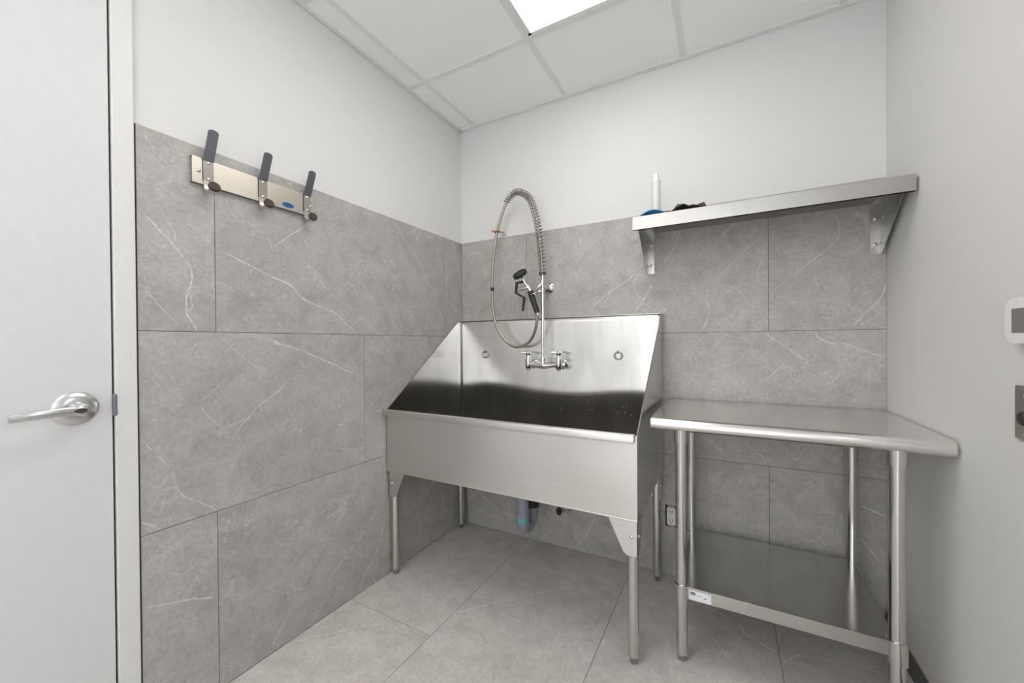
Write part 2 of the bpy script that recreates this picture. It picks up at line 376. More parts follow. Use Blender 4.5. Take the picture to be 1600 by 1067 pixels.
def clad(name, ax, rects, mat, parent=None, thick=.009, gap=.0011, veins=True, off0=0.):
    """stone slabs set with thin joints on a grout bed, veins inlaid in their faces"""
    bm = nb(); uvl = bm.loops.layers.uv.new('tile'); uv2 = bm.loops.layers.uv.new('vein')
    a0 = min(r[0] for r in rects); a1 = max(r[1] for r in rects); b0 = min(r[2] for r in rects); b1 = max(r[3] for r in rects)
    def slab(r, g_, o1, o2, mi, ofs):
        c = [(r[0]+g_, r[2]+g_), (r[1]-g_, r[2]+g_), (r[1]-g_, r[3]-g_), (r[0]+g_, r[3]-g_)]
        lo = [bm.verts.new(plane_pt(ax, *p, o1)) for p in c]; hi = [bm.verts.new(plane_pt(ax, *p, o2)) for p in c]
        fs = [bm.faces.new(hi), bm.faces.new(lo[::-1])]+[bm.faces.new((lo[i], lo[(i+1) % 4], hi[(i+1) % 4], hi[i])) for i in range(4)]
        for f in fs:
            f.material_index = mi
            for l in f.loops:
                p = l.vert.co; q = [p[i] for i in range(3) if i != ax]; l[uvl].uv = (q[0]+ofs[0], q[1]+ofs[1])
    ofs = [(random.uniform(0, 40), random.uniform(0, 40)) for r in rects]
    for r, q_ in zip(rects, ofs): slab(r, gap, off0-thick, off0, 0, q_)
    slab((a0, a1, b0, b1), 0, off0-thick-.002, off0-.0016, 1, (0, 0))
    if veins:
        rnd = random.Random(3)
        for iv, (vx, w, pts) in enumerate(VEINS):
            if vx != ax: continue
            pp = spline([(p[0], p[1], 0) for p in pts], 7)
            n = len(pp); lc = []
            for i, p in enumerate(pp):
                t = (pp[min(i+1, n-1)]-pp[max(i-1, 0)]).normalized(); s = Vector((-t.y, t.x, 0))
                p = p+s*rnd.gauss(0, .0010); ww = w*.0011*(.55+.9*rnd.random())*min(1, .25+i/5, .25+(n-1-i)/5)
                hit = [k for k, r in enumerate(rects) if r[0]+.002 <= p.x <= r[1]-.002 and r[2]+.002 <= p.y <= r[3]-.002]
                lc.append((p, s*ww, hit[0] if hit else -1))
            vs_ = [(bm.verts.new(plane_pt(ax, *(p-s).to_2d(), off0+.0003+.00002*iv)), bm.verts.new(plane_pt(ax, *(p+s).to_2d(), off0+.0003+.00002*iv)), k) for p, s, k in lc]
            for (a, b, k), (c, d, k2) in zip(vs_, vs_[1:]):
                if k != k2 or k < 0: continue
                f = bm.faces.new((a, b, d, c)); f.material_index = 2
                for l in f.loops:
                    q = [l.vert.co[i] for i in range(3) if i != ax]; l[uvl].uv = (q[0]+ofs[k][0], q[1]+ofs[k][1])
                    l[uv2].uv = (0, 0) if l.vert in (a, c) else (0, 1)
            for v in [v for t in vs_ for v in t[:2] if not v.link_faces]: bm.verts.remove(v)
    me_mats = [mat, 'grout', mat+'_vein']
    me = bpy.data.meshes.new(name); o = bpy.data.objects.new(name, me); COL.objects.link(o)
    if parent: o.parent = parent
    bm.to_mesh(me); bm.free()
    for q in me_mats: me.materials.append(M[q])
    return o

# ================================================================ THE ROOM
T = .12
YJ = -1.594     # tile ends at the door frame
# floor: 0.6 x 1.2 slabs in staggered columns
rects = []
cols = [(-.10, .467, -.874), (.467, 1.067, -.275), (1.067, 1.665, -.874), (1.665, XW+.0, -.275)]
for x0, x1, yj in cols:
    ys = [yj+1.2*k for k in range(-4, 2)]; x0 = max(x0, 0)
    for a, b in zip(ys, ys[1:]):
        a, b = max(a, YB), min(b, 0)
        if b-a > .01: rects.append((x0, x1, a, b))
bm = box(nb(), -T, XW+T, YB-T, T, -.12, -.012)
fl = struct('floor', bm, 'grout')
c = clad('floor_tiles', 2, rects, 'stone_floor', fl)
c['label'] = 'large grey veined stone floor tiles'

# wall_left (x = 0): cladding up to 1.8 m as far as the door frame, drywall above
bm = nb()
box(bm, -T, -.0115, YJ, T, 0, 1.8); box(bm, -T, -.003, YJ, T, 1.8, ZC+.1)
box(bm, -T, -.003, -2.60, YJ, 2.215, ZC+.1); box(bm, -T, -.003, -2.78, -2.60, 0, ZC+.1); box(bm, -T, -.003, YB-T, -4.15, 0, ZC+.1); box(bm, -T, -.003, -4.15, -2.78, 0, 1.5); box(bm, -T, -.003, -4.15, -2.78, 2.40, ZC+.1)
wl = struct('wall_left', bm, 'wall')
rows = []
for z0, z1, j in ((0, .6, -1.396), (.6, 1.2, -.786), (1.2, 1.8, -.184)):
    js = [j+1.21*k for k in (-1, 0, 1)]; cuts = [YJ+.002]+[q for q in js if YJ < q < -.0]+[0]
    for a, b in zip(cuts, cuts[1:]): rows.append((a, b, z0, z1))
c = clad('wall_tiles', 0, rows, 'stone', wl); c['label'] = 'large grey veined stone wall tiles'

bm = nb()
for a in ((-4.15, -4.10, 1.5, 2.4), (-2.83, -2.78, 1.5, 2.4), (-4.15, -2.78, 1.5, 1.55), (-4.15, -2.78, 2.35, 2.4), (-3.49, -3.44, 1.5, 2.4)): box(bm, -.09, -.03, *a)
struct('fill_window_3', bm, 'glass_frame')  # added high window, out of view, whose daylight fills the right wall

# wall_back (y = 0)
bm = nb()
box(bm, -T, XW+T, .0115, T, 0, 1.8); box(bm, -T, XW+T, .003, T, 1.8, ZC+.1)
wb = struct('wall_back', bm, 'wall')
rows = []
for z0, z1, js in ((0, .6, (.469, 1.663)), (.6, 1.2, (1.066,)), (1.2, 1.8, (.467, 1.662))):
    cuts = [0]+list(js)+[XW]
    for a, b in zip(cuts, cuts[1:]): rows.append((a, b, z0, z1))
c = clad('wall_tiles', 1, rows, 'stone', wb); c['label'] = 'large grey veined stone wall tiles'

# wall_right (x = XW): painted to just above a low tile base
oy0, oy1, oz0, oz1 = -2.00, -1.45, 1.25, 2.15       # window to the daylit shop
bm = nb(); box(bm, XW, XW+T, oy1, T, 0, ZC+.1); box(bm, XW, XW+T, YB-T, oy0, 0, ZC+.1); box(bm, XW, XW+T, oy0, oy1, oz1, ZC+.1); box(bm, XW, XW+T, oy0, oy1, 0, oz0)
struct('wall_right', bm, 'wall')
bm = nb()
for a, b in ((YB, -.0005),): box(bm, XW-.006, XW-.0002, a, b, .0005, .088, mi=0); box(bm, XW-.007, XW-.0002, a, b, .088, .094, mi=1)
struct('baseboard_right', bm, ['grout', 'caulk'])
bm = nb(); f_ = .05
for a in ((oy0, oy0+f_, oz0, oz1), (oy1-f_, oy1, oz0, oz1), (oy0, oy1, oz1-f_, oz1), (oy0, oy1, oz0, oz0+f_)): box(bm, XW+.03, XW+.09, *a)
struct('window_1', bm, 'glass_frame')
# wall_front behind the camera
bm = nb(); wx0, wx1, wz0, wz1 = .70, 1.95, .10, 2.40
box(bm, -T, wx0, YB-T, YB, 0, ZC+.1); box(bm, wx1, XW+T, YB-T, YB, 0, ZC+.1); box(bm, wx0, wx1, YB-T, YB, 0, wz0); box(bm, wx0, wx1, YB-T, YB, wz1, ZC+.1)
struct('wall_front', bm, 'wall')
bm = nb()
for a in ((wx0, wx0+f_, wz0, wz1), (wx1-f_, wx1, wz0, wz1), (1.30, 1.35, wz0, wz1)): box(bm, a[0], a[1], YB-.09, YB-.03, *a[2:])
box(bm, wx0, wx1, YB-.09, YB-.03, wz0, wz0+f_); box(bm, wx0, wx1, YB-.09, YB-.03, wz1-f_, wz1)
struct('fill_window_2', bm, 'glass_frame')  # added unseen window, gives frontal fill light from behind the camera

# ceiling: lay-in tiles in a T-bar grid
GX = [.115, .717, 1.320, 1.922]; GY = [-.475, -1.080, -1.685, -2.290, -2.895, -3.5, -4.105]
bm = nb(); box(bm, -T, XW+T, YB-T, T, ZC+.02, ZC+.12)
xs = [0]+GX+[XW]; ys = [0]+GY+[YB]
for i in range(len(xs)-1):
    for j in range(len(ys)-1):
        if (i, j) in ((2, 1), (2, 2), (1, 4), (1, 5)): continue
        box(bm, xs[i]+.004, xs[i+1]-.004, ys[j+1]+.004, ys[j]-.004, ZC+.003, ZC+.015)
ce = struct('ceiling', bm, 'ctile')
bm = nb(); h = .0125
for x in GX: box(bm, x-h, x+h, YB, 0, ZC-.0005, ZC+.004)
for y in GY:
    for a, b in ((0, .717), (1.32, XW)) if y == -1.080 else ((0, .115), (.717, XW)) if y == -2.895 else ((0, XW),): box(bm, a, b, y-h, y+h, ZC-.001, ZC+.0035)
gr = struct('ceiling_grid', bm, 'grid', ce)
bm = nb()
box(bm, 0, .014, YB, 0, ZC-.002, ZC+.003); box(bm, XW-.014, XW, YB, 0, ZC-.002, ZC+.003); box(bm, 0, XW, -.014, 0, ZC-.002, ZC+.003)
box(bm, 0, .0015, YB, 0, ZC-.006, ZC+.02); box(bm, 0, XW, -.0015, 0, ZC-.006, ZC+.02); box(bm, XW-.0015, XW, YB, 0, ZC-.006, ZC+.02)
struct('wall_angle', bm, 'grid', ce)
# two lit panels in the grid; the second is added, unseen, as fill light
for lab, x0, x1, y0, y1 in (('flat white lit light panel set in the ceiling grid', .7295, 1.3075, -1.6725, -.4875), ('added flat white fill light panel, unseen in the ceiling behind the camera', .1275, .7045, -3.4875, -2.3025)):
    L_ = thing('ceiling_light', lab, 'light', ((x0+x1)/2, (y0+y1)/2, ZC))
    bm = nb()
    for a in ((x0-.004, x1+.004, y1-.012, y1+.004), (x0-.004, x1+.004, y0-.004, y0+.012), (x0-.004, x0+.015, y0, y1), (x1-.015, x1+.004, y0, y1)): box(bm, *a, ZC+.000, ZC+.014)
    obj('frame', bm, 'grid', L_)
    bm = nb(); box(bm, x0+.012, x1-.012, y0+.012, y1-.012, ZC+.004, ZC+.012); obj('diffuser', bm, 'panel', L_)

# door and steel frame in the left wall
d1 = nb(); box(d1, -.045, -.004, -2.549, -1.6465, .008, 2.165, .0015)
dr = struct('door_1', d1, 'door')
bm = nb()
for a, b in ((YJ-.048, YJ-.0015), (-2.60, -2.552)):
    box(bm, -T, .004, a, b, 0, 2.215, .002)
box(bm, -T, .004, -2.60, YJ-.0015, 2.168, 2.215, .002)
box(bm, -T, -.047, -2.552, -1.644, 2.15, 2.17); box(bm, -T, -.050, YJ-.065, YJ-.04, 0, 2.17); box(bm, -T, -.050, -2.56, -2.535, 0, 2.17)
df = struct('trim_1', bm, 'frame')
bm = nb(); box(bm, -.010, .0065, YJ-.0535, YJ-.0445, .962, 1.022, .003); obj('strike_plate', bm, 'dsteel', df, label='narrow grey metal strike plate on the white door frame')
bm = nb(); box(bm, -.044, -.012, -1.6463, -1.6425, .008, 2.165); obj('door_gap_shade', bm, 'rubber', df)  # dark strip set in the door gap to stand for its shade
# lever handle: rose, hub, lever
hy, hz = -1.7175, .992
rose = nb(); lathe(rose, (-.004, hy, hz), (1, 0, 0), [(0, .0435), (.004, .0435), (.009, .038), (.013, .027), (.0135, .022)], 48)
ro = obj('handle_rose', rose, 'satin', dr, True)
bm = nb(); lathe(bm, (.008, hy, hz), (1, 0, 0), [(0, .021), (.012, .020), (.030, .0165), (.044, .0165), (.050, .0155), (.052, .012)], 36)
obj('handle_hub', bm, 'satin', dr, True)
bm = nb()
path = spline([(.048, hy+.010, hz), (.052, hy-.010, hz), (.056, hy-.045, hz+.001), (.056, hy-.085, hz-.001), (.050, hy-.118, hz-.004)], 8)
rings = []
for i, p in enumerate(path):
    t = i/(len(path)-1); w_ = .0135-.004*t; th = .0075-.0025*t
    rings.append([p+Vector((math.cos(a)*th, 0, math.sin(a)*w_)) for a in [2*PI*k/20 for k in range(20)]])
loft(bm, rings); obj('door_handle', bm, 'satin', dr, True)
bm = nb(); prism(bm, [(.0585, hy-.004+.011*math.cos(2*PI*k/24), hz+.0062*math.sin(2*PI*k/24)) for k in range(24)], (.0035, 0, 0)); obj('keyway', bm, 'rubber_brown', dr, True)

# ================================================================ DOG-WASH SINK
SX0, SX1, SYF, SYB, SZ0, SZR, SZT = .004, 1.222, -.655, -.024, .522, .824, 1.296
t_ = .0025
S = thing('utility_sink', 'large stainless steel grooming sink on four legs with high sloped side panels', 'sink', ((SX0+SX1)/2, -.34, 0))
# backsplash sheet with a slight oil-canning so its reflection wanders
bm = nb(); nx, nz_ = 60, 30; gv = []
for j in range(nz_+1):
    z = SZ0+.002+(SZT-SZ0-.002)*j/nz_
    row = []
    for i in range(nx+1):
        x = SX0+t_+(SX1-SX0-2*t_)*i/nx; u = (x-SX0)/(SX1-SX0)
        k = math.sin(PI*u)
        dy = -.020*math.cos(2*PI*(u-.14)/.86)*(z-.90)*math.exp(-((z-.9)/.22)**2)*min(1, 6*u, 6*(1-u))
        row.append(bm.verts.new((x, SYB-.004+dy, z)))
    gv.append(row)
for j in range(nz_):
    for i in range(nx):
        f = bm.faces.new((gv[j][i], gv[j][i+1], gv[j+1][i+1], gv[j+1][i])); f.smooth = True
bs = obj('backsplash', bm, 'steel_back', S)
md = bs.modifiers.new('sheet', 'SOLIDIFY'); md.thickness = .002; md.offset = -1
bm = nb(); box(bm, SX0, SX1, SYB-.006, SYB+.018, SZT-.002, SZT+.0015, .0008); obj('splash_cap', bm, 'steel', S)
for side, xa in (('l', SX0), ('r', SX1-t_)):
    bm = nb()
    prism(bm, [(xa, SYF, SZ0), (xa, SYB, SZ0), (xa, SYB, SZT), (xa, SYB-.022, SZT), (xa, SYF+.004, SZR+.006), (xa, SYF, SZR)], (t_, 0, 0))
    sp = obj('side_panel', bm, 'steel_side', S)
    # bright folded edge along the slope
    bm = nb(); xm = xa+t_/2
    tube(bm, [(xm, SYF+.002, SZR+.004), (xm, SYB-.022, SZT+.001), (xm, SYB, SZT+.001)], .0024, 8); obj('edge_hem', bm, 'tube', sp, True)
bm = nb(); box(bm, SX0+.0005, SX1-.0005, SYF-.001, SYF+.0010, SZ0, SZR, .0004); box(bm, SX0+.003, SX1-.003, SYF+.0011, SYF+.0022, SZ0+.003, SZR-.001, mi=1); box(bm, SX0+.0005, SX1-.0005, SYF-.0025, SYF+.001, SZ0-.001, SZ0+.004, .0012)  # second box: added inner sheet, darker to paint in the interior shade
obj('front_panel', bm, ['steel', 'steel_basin_shade'], S)
bm = nb(); gv = []
for j in range(9):
    for i in range(17): pass
cx_, cy_ = .585, -.30
for j in range(13):
    row = []
    for i in range(25):
        x = SX0+t_+(SX1-SX0-2*t_)*i/24; y = SYF+.002+(SYB-.006-SYF-.002)*j/12
        r = math.hypot(x-cx_, (y-cy_)*1.4); row.append(bm.verts.new((x, y, SZ0+.004+.014*min(1, r/.6))))
    gv.append(row)
for j in range(12):
    for i in range(24): f = bm.faces.new((gv[j][i], gv[j][i+1], gv[j+1][i+1], gv[j+1][i])); f.smooth = True
bt = obj('basin_floor', bm, 'steel_basin_shade', S); md = bt.modifiers.new('sheet', 'SOLIDIFY'); md.thickness = .002; md.offset = -1
bm = nb(); lathe(bm, (cx_, cy_, SZ0+.003), (0, 0, 1), [(0, .045), (.004, .045), (.005, .040), (.003, .034), (.001, .0)], 30); obj('drain', bm, 'chrome', S, True)
# rolled front rim
bm = nb(); box(bm, SX0-.003, SX1-.006, SYF-.026, SYF+.004, SZR-.022, SZR+.006, .004, 3); obj('rim', bm, 'steel', S, True)
# legs with gusset plates, feet and bolts
for lx, ly in ((SX0+.028, SYF+.026), (SX1-.022, SYF+.026), (SX0+.028, SYB-.05), (SX1-.022, SYB-.05)):
    r = .0195; sx = 1 if lx < .6 else -1; sy = 1 if ly < -.3 else -1
    bm = nb(); cyl(bm, (lx, ly, .028), (lx, ly, SZ0-.001), r, n=32)
    lg = obj('leg', bm, 'tube', S, True)
    bm = nb(); lathe(bm, (lx, ly, 0), (0, 0, 1), [(0, .009), (.002, .011), (.012, .012), (.024, .0145), (.030, .0145)], 24)
    obj('foot', bm, 'hex', lg, True)
    bm = nb()
    x_out = lx-sx*r*1.02; fy = ly-sy*r*1.03
    w = .105
    prism(bm, [(x_out, fy, SZ0), (x_out+sx*w, fy, SZ0), (x_out+sx*.050, fy, SZ0-.118), (x_out+sx*.036, fy, SZ0-.128), (x_out, fy, SZ0-.128)], (0, sy*.002, 0))
    prism(bm, [(x_out, fy, SZ0), (x_out, fy+sy*w, SZ0), (x_out, fy+sy*.050, SZ0-.118), (x_out, fy+sy*.036, SZ0-.128), (x_out, fy, SZ0-.128)], (sx*.002, 0, 0))
    obj('gusset', bm, 'steel', lg)
    bm = nb(); lathe(bm, (x_out-sx*.0, ly, SZ0-.060), (-sx, 0, 0), [(0, .006), (.004, .006), (.006, .004), (.0065, .001)], 16)
    lathe(bm, (lx+sx*.008 if False else lx+sx*0, fy, SZ0-.060), (0, -sy, 0), [(0, .006), (.003, .006), (.005, .004), (.0055, .001)], 16)
    obj('bolt', bm, 'tube', lg, True)
# tie rings on the backsplash
for rx in (.195, 1.008):
    bm = nb(); n = 40
    tube(bm, [(rx+.019*math.cos(2*PI*k/n), SYB-.014-.006*(1-math.sin(2*PI*k/n))*.5, 1.086+.019*math.sin(2*PI*k/n)) for k in range(n)], .0031, 10, closed=True)
    rg = obj('tie_ring', bm, 'ring', S, True)
    bm = nb(); k = 16
    tube(bm, [(rx, SYB-.008-.012*math.sin(PI*i/k), 1.098+.014*i/k) for i in range(k+1)], .0028, 8)
    lathe(bm, (rx, SYB-.0055, 1.108), (0, -1, 0), [(0, .0075), (.002, .0075), (.004, .004), (.0045, .001)], 16)
    obj('eyelet', bm, 'ring', rg, True)

# ================================================================ DRAIN TRAP AND STOP VALVE
D = thing('drain_trap', 'grey-blue plastic drain trap hanging under the steel sink', 'pipe', (.585, -.15, .2))
bm = nb(); cyl(bm, (.585, -.30, .262), (.585, -.30, SZ0+.0005), .031, n=32); obj('tailpiece', bm, 'pvc', D, True)
bm = nb(); lathe(bm, (.585, -.30, .252), (0, 0, 1), [(0, .031), (.003, .035), (.040, .035), (.043, .032)], 32); cf = obj('coupling', bm, 'pvc', D, True)
bm = nb(); lathe(bm, (.585, -.30, .255), (0, 0, 1), [(0, .0354), (.016, .0354), (.0165, .0352)], 32); obj('primer_ring', bm, 'teal', cf, True, label='smear of teal primer on the grey coupling')
bm = nb(); R_ = .055
arc = [(.585, -.30+R_-R_*math.cos(PI*i/16), .255-R_*math.sin(PI*i/16)) for i in range(17)]
tube(bm, [(.585, -.30, .262)]+arc+[(.585, -.19, .30)], .031, 24); obj('trap_bend', bm, 'pvc', D, True)
bm = nb(); lathe(bm, (.585, -.19, .285), (0, 0, 1), [(0, .033), (.002, .038), (.034, .038), (.036, .032)], 12); obj('slip_nut', bm, 'rubber', D, True)
bm = nb(); tube(bm, spline([(.585, -.19, .315), (.585, -.188, .36), (.585, -.165, .385), (.585, -.13, .392), (.585, -.011, .396)], 6), .028, 20); obj('trap_arm', bm, 'pvc', D, True)
bm = nb(); lathe(bm, (.585, -.0015, .396), (0, -1, 0), [(0, .05), (.004, .05), (.010, .032)], 28); obj('wall_flange', bm, 'rubber', D, True)
V_ = thing('stop_valve', 'small chrome shut-off valve low on the wall under the steel sink', 'valve', (.695, 0, .238))
bm = nb(); lathe(bm, (.695, -.001, .238), (0, -1, 0), [(0, .024), (.003, .022), (.006, .010), (.050, .010), (.052, .013), (.075, .013), (.077, .008)], 24); obj('valve_body', bm, 'chrome', V_, True)
bm = nb(); prism(bm, [(.695+.016*math.cos(a), -.078, .238+.022*math.sin(a)) for a in [2*PI*k/20 for k in range(20)]], (0, -.010, 0), bev=.002); obj('valve_knob', bm, 'rubber', V_)
bm = nb(); tube(bm, spline([(.703, -.062, .240), (.735, -.062, .236), (.765, -.055, .255), (.780, -.04, .31), (.772, -.035, .42), (.745, -.03, .50)], 8), .0055, 10); obj('supply_tube', bm, 'braid', V_, True)

# ================================================================ PRE-RINSE FAUCET
FX, FY = .611, -.10
P = thing('pre_rinse_faucet', 'chrome wall-mounted spray faucet with tall spring and looping braided hose', 'faucet', (FX, SYB, 1.04))
bm = nb()
for vx in (.524, .706):
    lathe(bm, (vx, FY, 1.004), (0, 0, 1), [(0, .006), (.008, .013), (.016, .016), (.050, .016), (.052, .018), (.060, .018), (.062, .013), (.080, .011), (.084, .010)], 28)
    lathe(bm, (vx, SYB-.0055, 1.035), (0, -1, 0), [(0, .027), (.004, .027), (.012, .017), (.020, .015), (.022, .018), (.045, .018), (.047, .013), (.078, .013)], 28)
rr = [.012+.005*math.exp(-((i/20-.5)*7)**2) for i in range(21)]
tube(bm, [(.524+.182*i/20, FY, 1.033-.0035*math.cos((i/20-.5)*2*PI*.9)) for i in range(21)], rr, 20)
lathe(bm, (FX+.003, FY, 1.028), (0, 0, 1), [(0, .014), (.012, .017), (.026, .015), (.028, .018), (.044, .018), (.046, .012), (.052, .011)], 24)
body = obj('faucet_body', bm, 'chrome', P, True)
for vx in (.524, .706):
    bm = nb(); lathe(bm, (vx, FY, 1.086), (0, 0, 1), [(0, .010), (.004, .013), (.018, .013), (.022, .009), (.023, .002)], 22)
    tube(bm, [(vx+.014, FY+.004, 1.100), (vx-.010, FY-.004, 1.101), (vx-.036, FY-.014, 1.103)], [.006, .0065, .0050], 12)
    obj('lever_handle', bm, 'chrome', P, True)
bm = nb(); cyl(bm, (FX+.003, FY, 1.07), (.6155, FY, 1.545), .0085, n=20)
lathe(bm, (.6145, FY, 1.475), (0, 0, 1), [(0, .009), (.002, .014), (.020, .014), (.022, .009)], 20); obj('riser_pipe', bm, 'chrome', P, True)
# wall bracket with flange, and the hook ring that holds the spray valve
bm = nb(); lathe(bm, (.612, -.0005, 1.468), (0, -1, 0), [(0, .031), (.003, .031), (.010, .022), (.016, .012), (.030, .009), (.090, .008)], 30)
obj('wall_bracket', bm, 'chrome', P, True)
bm = nb(); n = 28
tube(bm, [(.582+.021*math.cos(a), -.13+.021*math.sin(a), 1.423+.006*math.cos(a)) for a in [2*PI*k/n for k in range(n)]], .0025, 8, closed=True)
tube(bm, spline([(.6155, FY-.006, 1.425), (.614, FY-.02, 1.440), (.603, FY-.03, 1.434)], 6), .003, 8)
tube(bm, spline([(.6155, FY-.009, 1.482), (.600, FY-.022, 1.462), (.590, -.146, 1.438)], 6), .0028, 8)
obj('spray_holder', bm, 'chrome', P, True)
# hose: out of the riser, over the top and back up into the grip
hp = [(.6155, 1.527), (.609, 1.633), (.598, 1.74), (.579, 1.848), (.549, 1.942), (.509, 1.992), (.461, 2.012), (.419, 1.998), (.381, 1.946), (.350, 1.877), (.326, 1.806), (.305, 1.686), (.293, 1.575), (.290, 1.473), (.293, 1.368), (.310, 1.280), (.340, 1.216), (.382, 1.167), (.433, 1.137), (.482, 1.137), (.531, 1.162), (.566, 1.205), (.588, 1.262), (.596, 1.318)]
hy_ = [-.10]*10+[-.098, -.10]+[-.10]*9+[-.112, -.124, -.13]
hpts = spline([(x, y, z) for (x, z), y in zip(hp, hy_)], 10)
bm = nb(); tube(bm, hpts, .0080, 14); obj('hose', bm, 'braid', P, True)
bm = nb(); cyl(bm, (.2905, -.10, 1.463), (.2902, -.10, 1.483), .0105, n=20, ch=.002); obj('hose_band', bm, 'rubber', P, True)
# coil spring around the first part of the hose
sp_pts = hpts[:78]; cum = [0]
for a, b in zip(sp_pts, sp_pts[1:]): cum.append(cum[-1]+(b-a).length)
Ls = cum[-1]; turns = 0; coil = []; NS = 1500; ph = 0; u = None; k = 0
for i in range(NS+1):
    s = Ls*i/NS
    while k < len(cum)-2 and cum[k+1] < s: k += 1
    f = (s-cum[k])/(cum[k+1]-cum[k]); p = sp_pts[k].lerp(sp_pts[k+1], f); t = (sp_pts[k+1]-sp_pts[k]).normalized()
    if u is None: u, _ = frame_for(t)
    u = (u-t*u.dot(t)).normalized(); w = t.cross(u)
    fr = s/Ls; pitch = .006 if fr < .03 else (.0215-.006*fr if fr < .72 else .0135)
    ph += 2*PI*(Ls/NS)/pitch
    coil.append(p+(u*math.cos(ph)+w*math.sin(ph))*.0180)
bm = nb(); tube(bm, coil, .0023, 6); obj('spring', bm, 'dspring', P, True)
# spray valve
G0, G1 = Vector((.597, -.13, 1.318)), Vector((.553, -.13, 1.440)); gd = (G1-G0).normalized()
bm = nb(); lathe(bm, G0, gd, [(0, .010), (.004, .0145), (.020, .0155), (.060, .0160), (.110, .0170), (.128, .0175), (.130, .012)], 24); obj('grip', bm, 'rubber', P, True)
bm = nb(); cyl(bm, G0-gd*.014, G0+gd*.002, .011, n=20, ch=.002); obj('hose_nut', bm, 'chrome', P, True)
bm = nb()
tube(bm, spline([G1-gd*.006, G1+gd*.018, (.533, -.135, 1.474), (.520, -.140, 1.500), (.510, -.144, 1.524)], 6), [.0135-.005*min(1, i/14) for i in range(25)], 16)
tube(bm, spline([(.540, -.137, 1.462), (.515, -.140, 1.455), (.488, -.14, 1.446)], 6), [.0095-.005*i/12 for i in range(13)], 12)
tube(bm, spline([(.530, -.137, 1.480), (.505, -.140, 1.476), (.482, -.14, 1.466)], 6), .0035, 10)
obj('spray_body', bm, 'chrome', P, True)
hd = Vector((-.25, -.60, .8)).normalized()
bm = nb(); o_ = Vector((.506, -.146, 1.524)); lathe(bm, o_, hd, [(0, .014), (.002, .030), (.006, .037), (.020, .039), (.025, .036), (.026, .030), (.020, .028), (.020, .001)], 36)
for k in range(10):
    a = 2*PI*k/10; uu, ww = frame_for(hd); c_ = o_+(uu*math.cos(a)+ww*math.sin(a))*.037; cyl(bm, c_+hd*.003, c_+hd*.024, .005, n=8)
obj('spray_head', bm, 'rubber', P, True)
bm = nb(); lv = [(.512, 1.493), (.477, 1.490), (.471, 1.436), (.523, 1.404), (.513, 1.332)]
pl = [Vector((x, -.142, z)) for x, z in lv]
rings = []
for i, p in enumerate(pl):
    tg = (pl[min(i+1, 4)]-pl[max(i-1, 0)]).normalized(); nn = tg.cross(Vector((0, 1, 0))).normalized(); a = .0065 if i < 4 else .003
    rings.append([p+nn*a+Vector((0, -.008, 0)), p+nn*a+Vector((0, .008, 0)), p-nn*a+Vector((0, .008, 0)), p-nn*a+Vector((0, -.008, 0))])
vr = [[bm.verts.new(q) for q in r] for r in rings]
for a, b in zip(vr, vr[1:]):
    for j in range(4): bm.faces.new((a[j], a[(j+1) % 4], b[(j+1) % 4], b[j]))
bm.faces.new(vr[0]); bm.faces.new(vr[-1][::-1]); obj('trigger', bm, 'rubber', P, bevel=.002)
# hose clip screwed into the wall
K = thing('hose_clip', 'orange hose clip on a clear wall hook holding the braided hose', 'clip', (.318, 0, 1.822))
bm = nb(); box(bm, .306, .332, -.010, .002, 1.812, 1.838, .003); obj('wall_hook', bm, 'clear', K)
bm = nb(); tube(bm, [(.319, -.008, 1.824), (.322, -.05, 1.818), (.326, -.088, 1.808)], .004, 10); obj('screw', bm, 'hex', K, True)
bm = nb(); n = 30
tube(bm, [(.327+.0135*math.cos(a), -.099+.0125*math.sin(a), 1.806+.003*math.cos(a)) for a in [2*PI*k/n for k in range(n)]], .0042, 8, closed=True)
tube(bm, [(.316, -.104, 1.808), (.296, -.112, 1.812)], .005, 8); obj('clamp', bm, 'orange', K, True)

# ================================================================ PREP TABLE
TX0, TX1, TYF, TYB, TZ = 1.252, 2.046, -.563, -.012, .8785
B = thing('prep_table', 'stainless steel work table with round legs and a low undershelf', 'table', ((TX0+TX1)/2, -.3, 0))
bm = nb()
prof = [(TYB, TZ-.028), (TYB, TZ-.002), (TYB-.002, TZ)]
cy, rz = TYF+.026, .0235
prof += [(cy-.026*math.sin(a), TZ-rz+rz*math.cos(a)) for a in [PI*k/16 for k in range(15)]]
prof += [(cy-.004, TZ-.047), (cy, TZ-.044), (cy+.004, TZ-.030)]
vr = [[bm.verts.new((x, y, z)) for y, z in prof] for x in (TX0, TX0+.001, TX1-.001, TX1)]
n = len(prof)
for a, b in zip(vr, vr[1:]):
    for j in range(n): bm.faces.new((a[j], a[(j+1) % n], b[(j+1) % n], b[j])).smooth = True
bm.faces.new(vr[0]); bm.faces.new(vr[-1][::-1])
tp = obj('tabletop', bm, 'steel_top', B, True)
legs = [(1.352, -.532), (1.932, -.532), (1.352, -.072), (1.932, -.072)]
for lx, ly in legs:
    bm = nb(); cyl(bm, (lx, ly, .026), (lx, ly, TZ-.04), .0195, n=36); lg = obj('leg', bm, 'tube', B, True)
    bm = nb(); lathe(bm, (lx, ly, 0), (0, 0, 1), [(0, .010), (.003, .013), (.012, .014), (.020, .0175), (.030, .0175)], 24); obj('foot', bm, 'hex', lg, True)
    bm = nb(); lathe(bm, (lx, ly, TZ-.088), (0, 0, 1), [(0, .0205), (.001, .0235), (.055, .0235)], 36); obj('top_socket', bm, 'tube', lg, True)
    bm = nb(); lathe(bm, (lx, ly, .212), (0, 0, 1), [(0, .0205), (.001, .0240), (.068, .0240), (.069, .0205)], 36); obj('shelf_collar', bm, 'tube', lg, True)
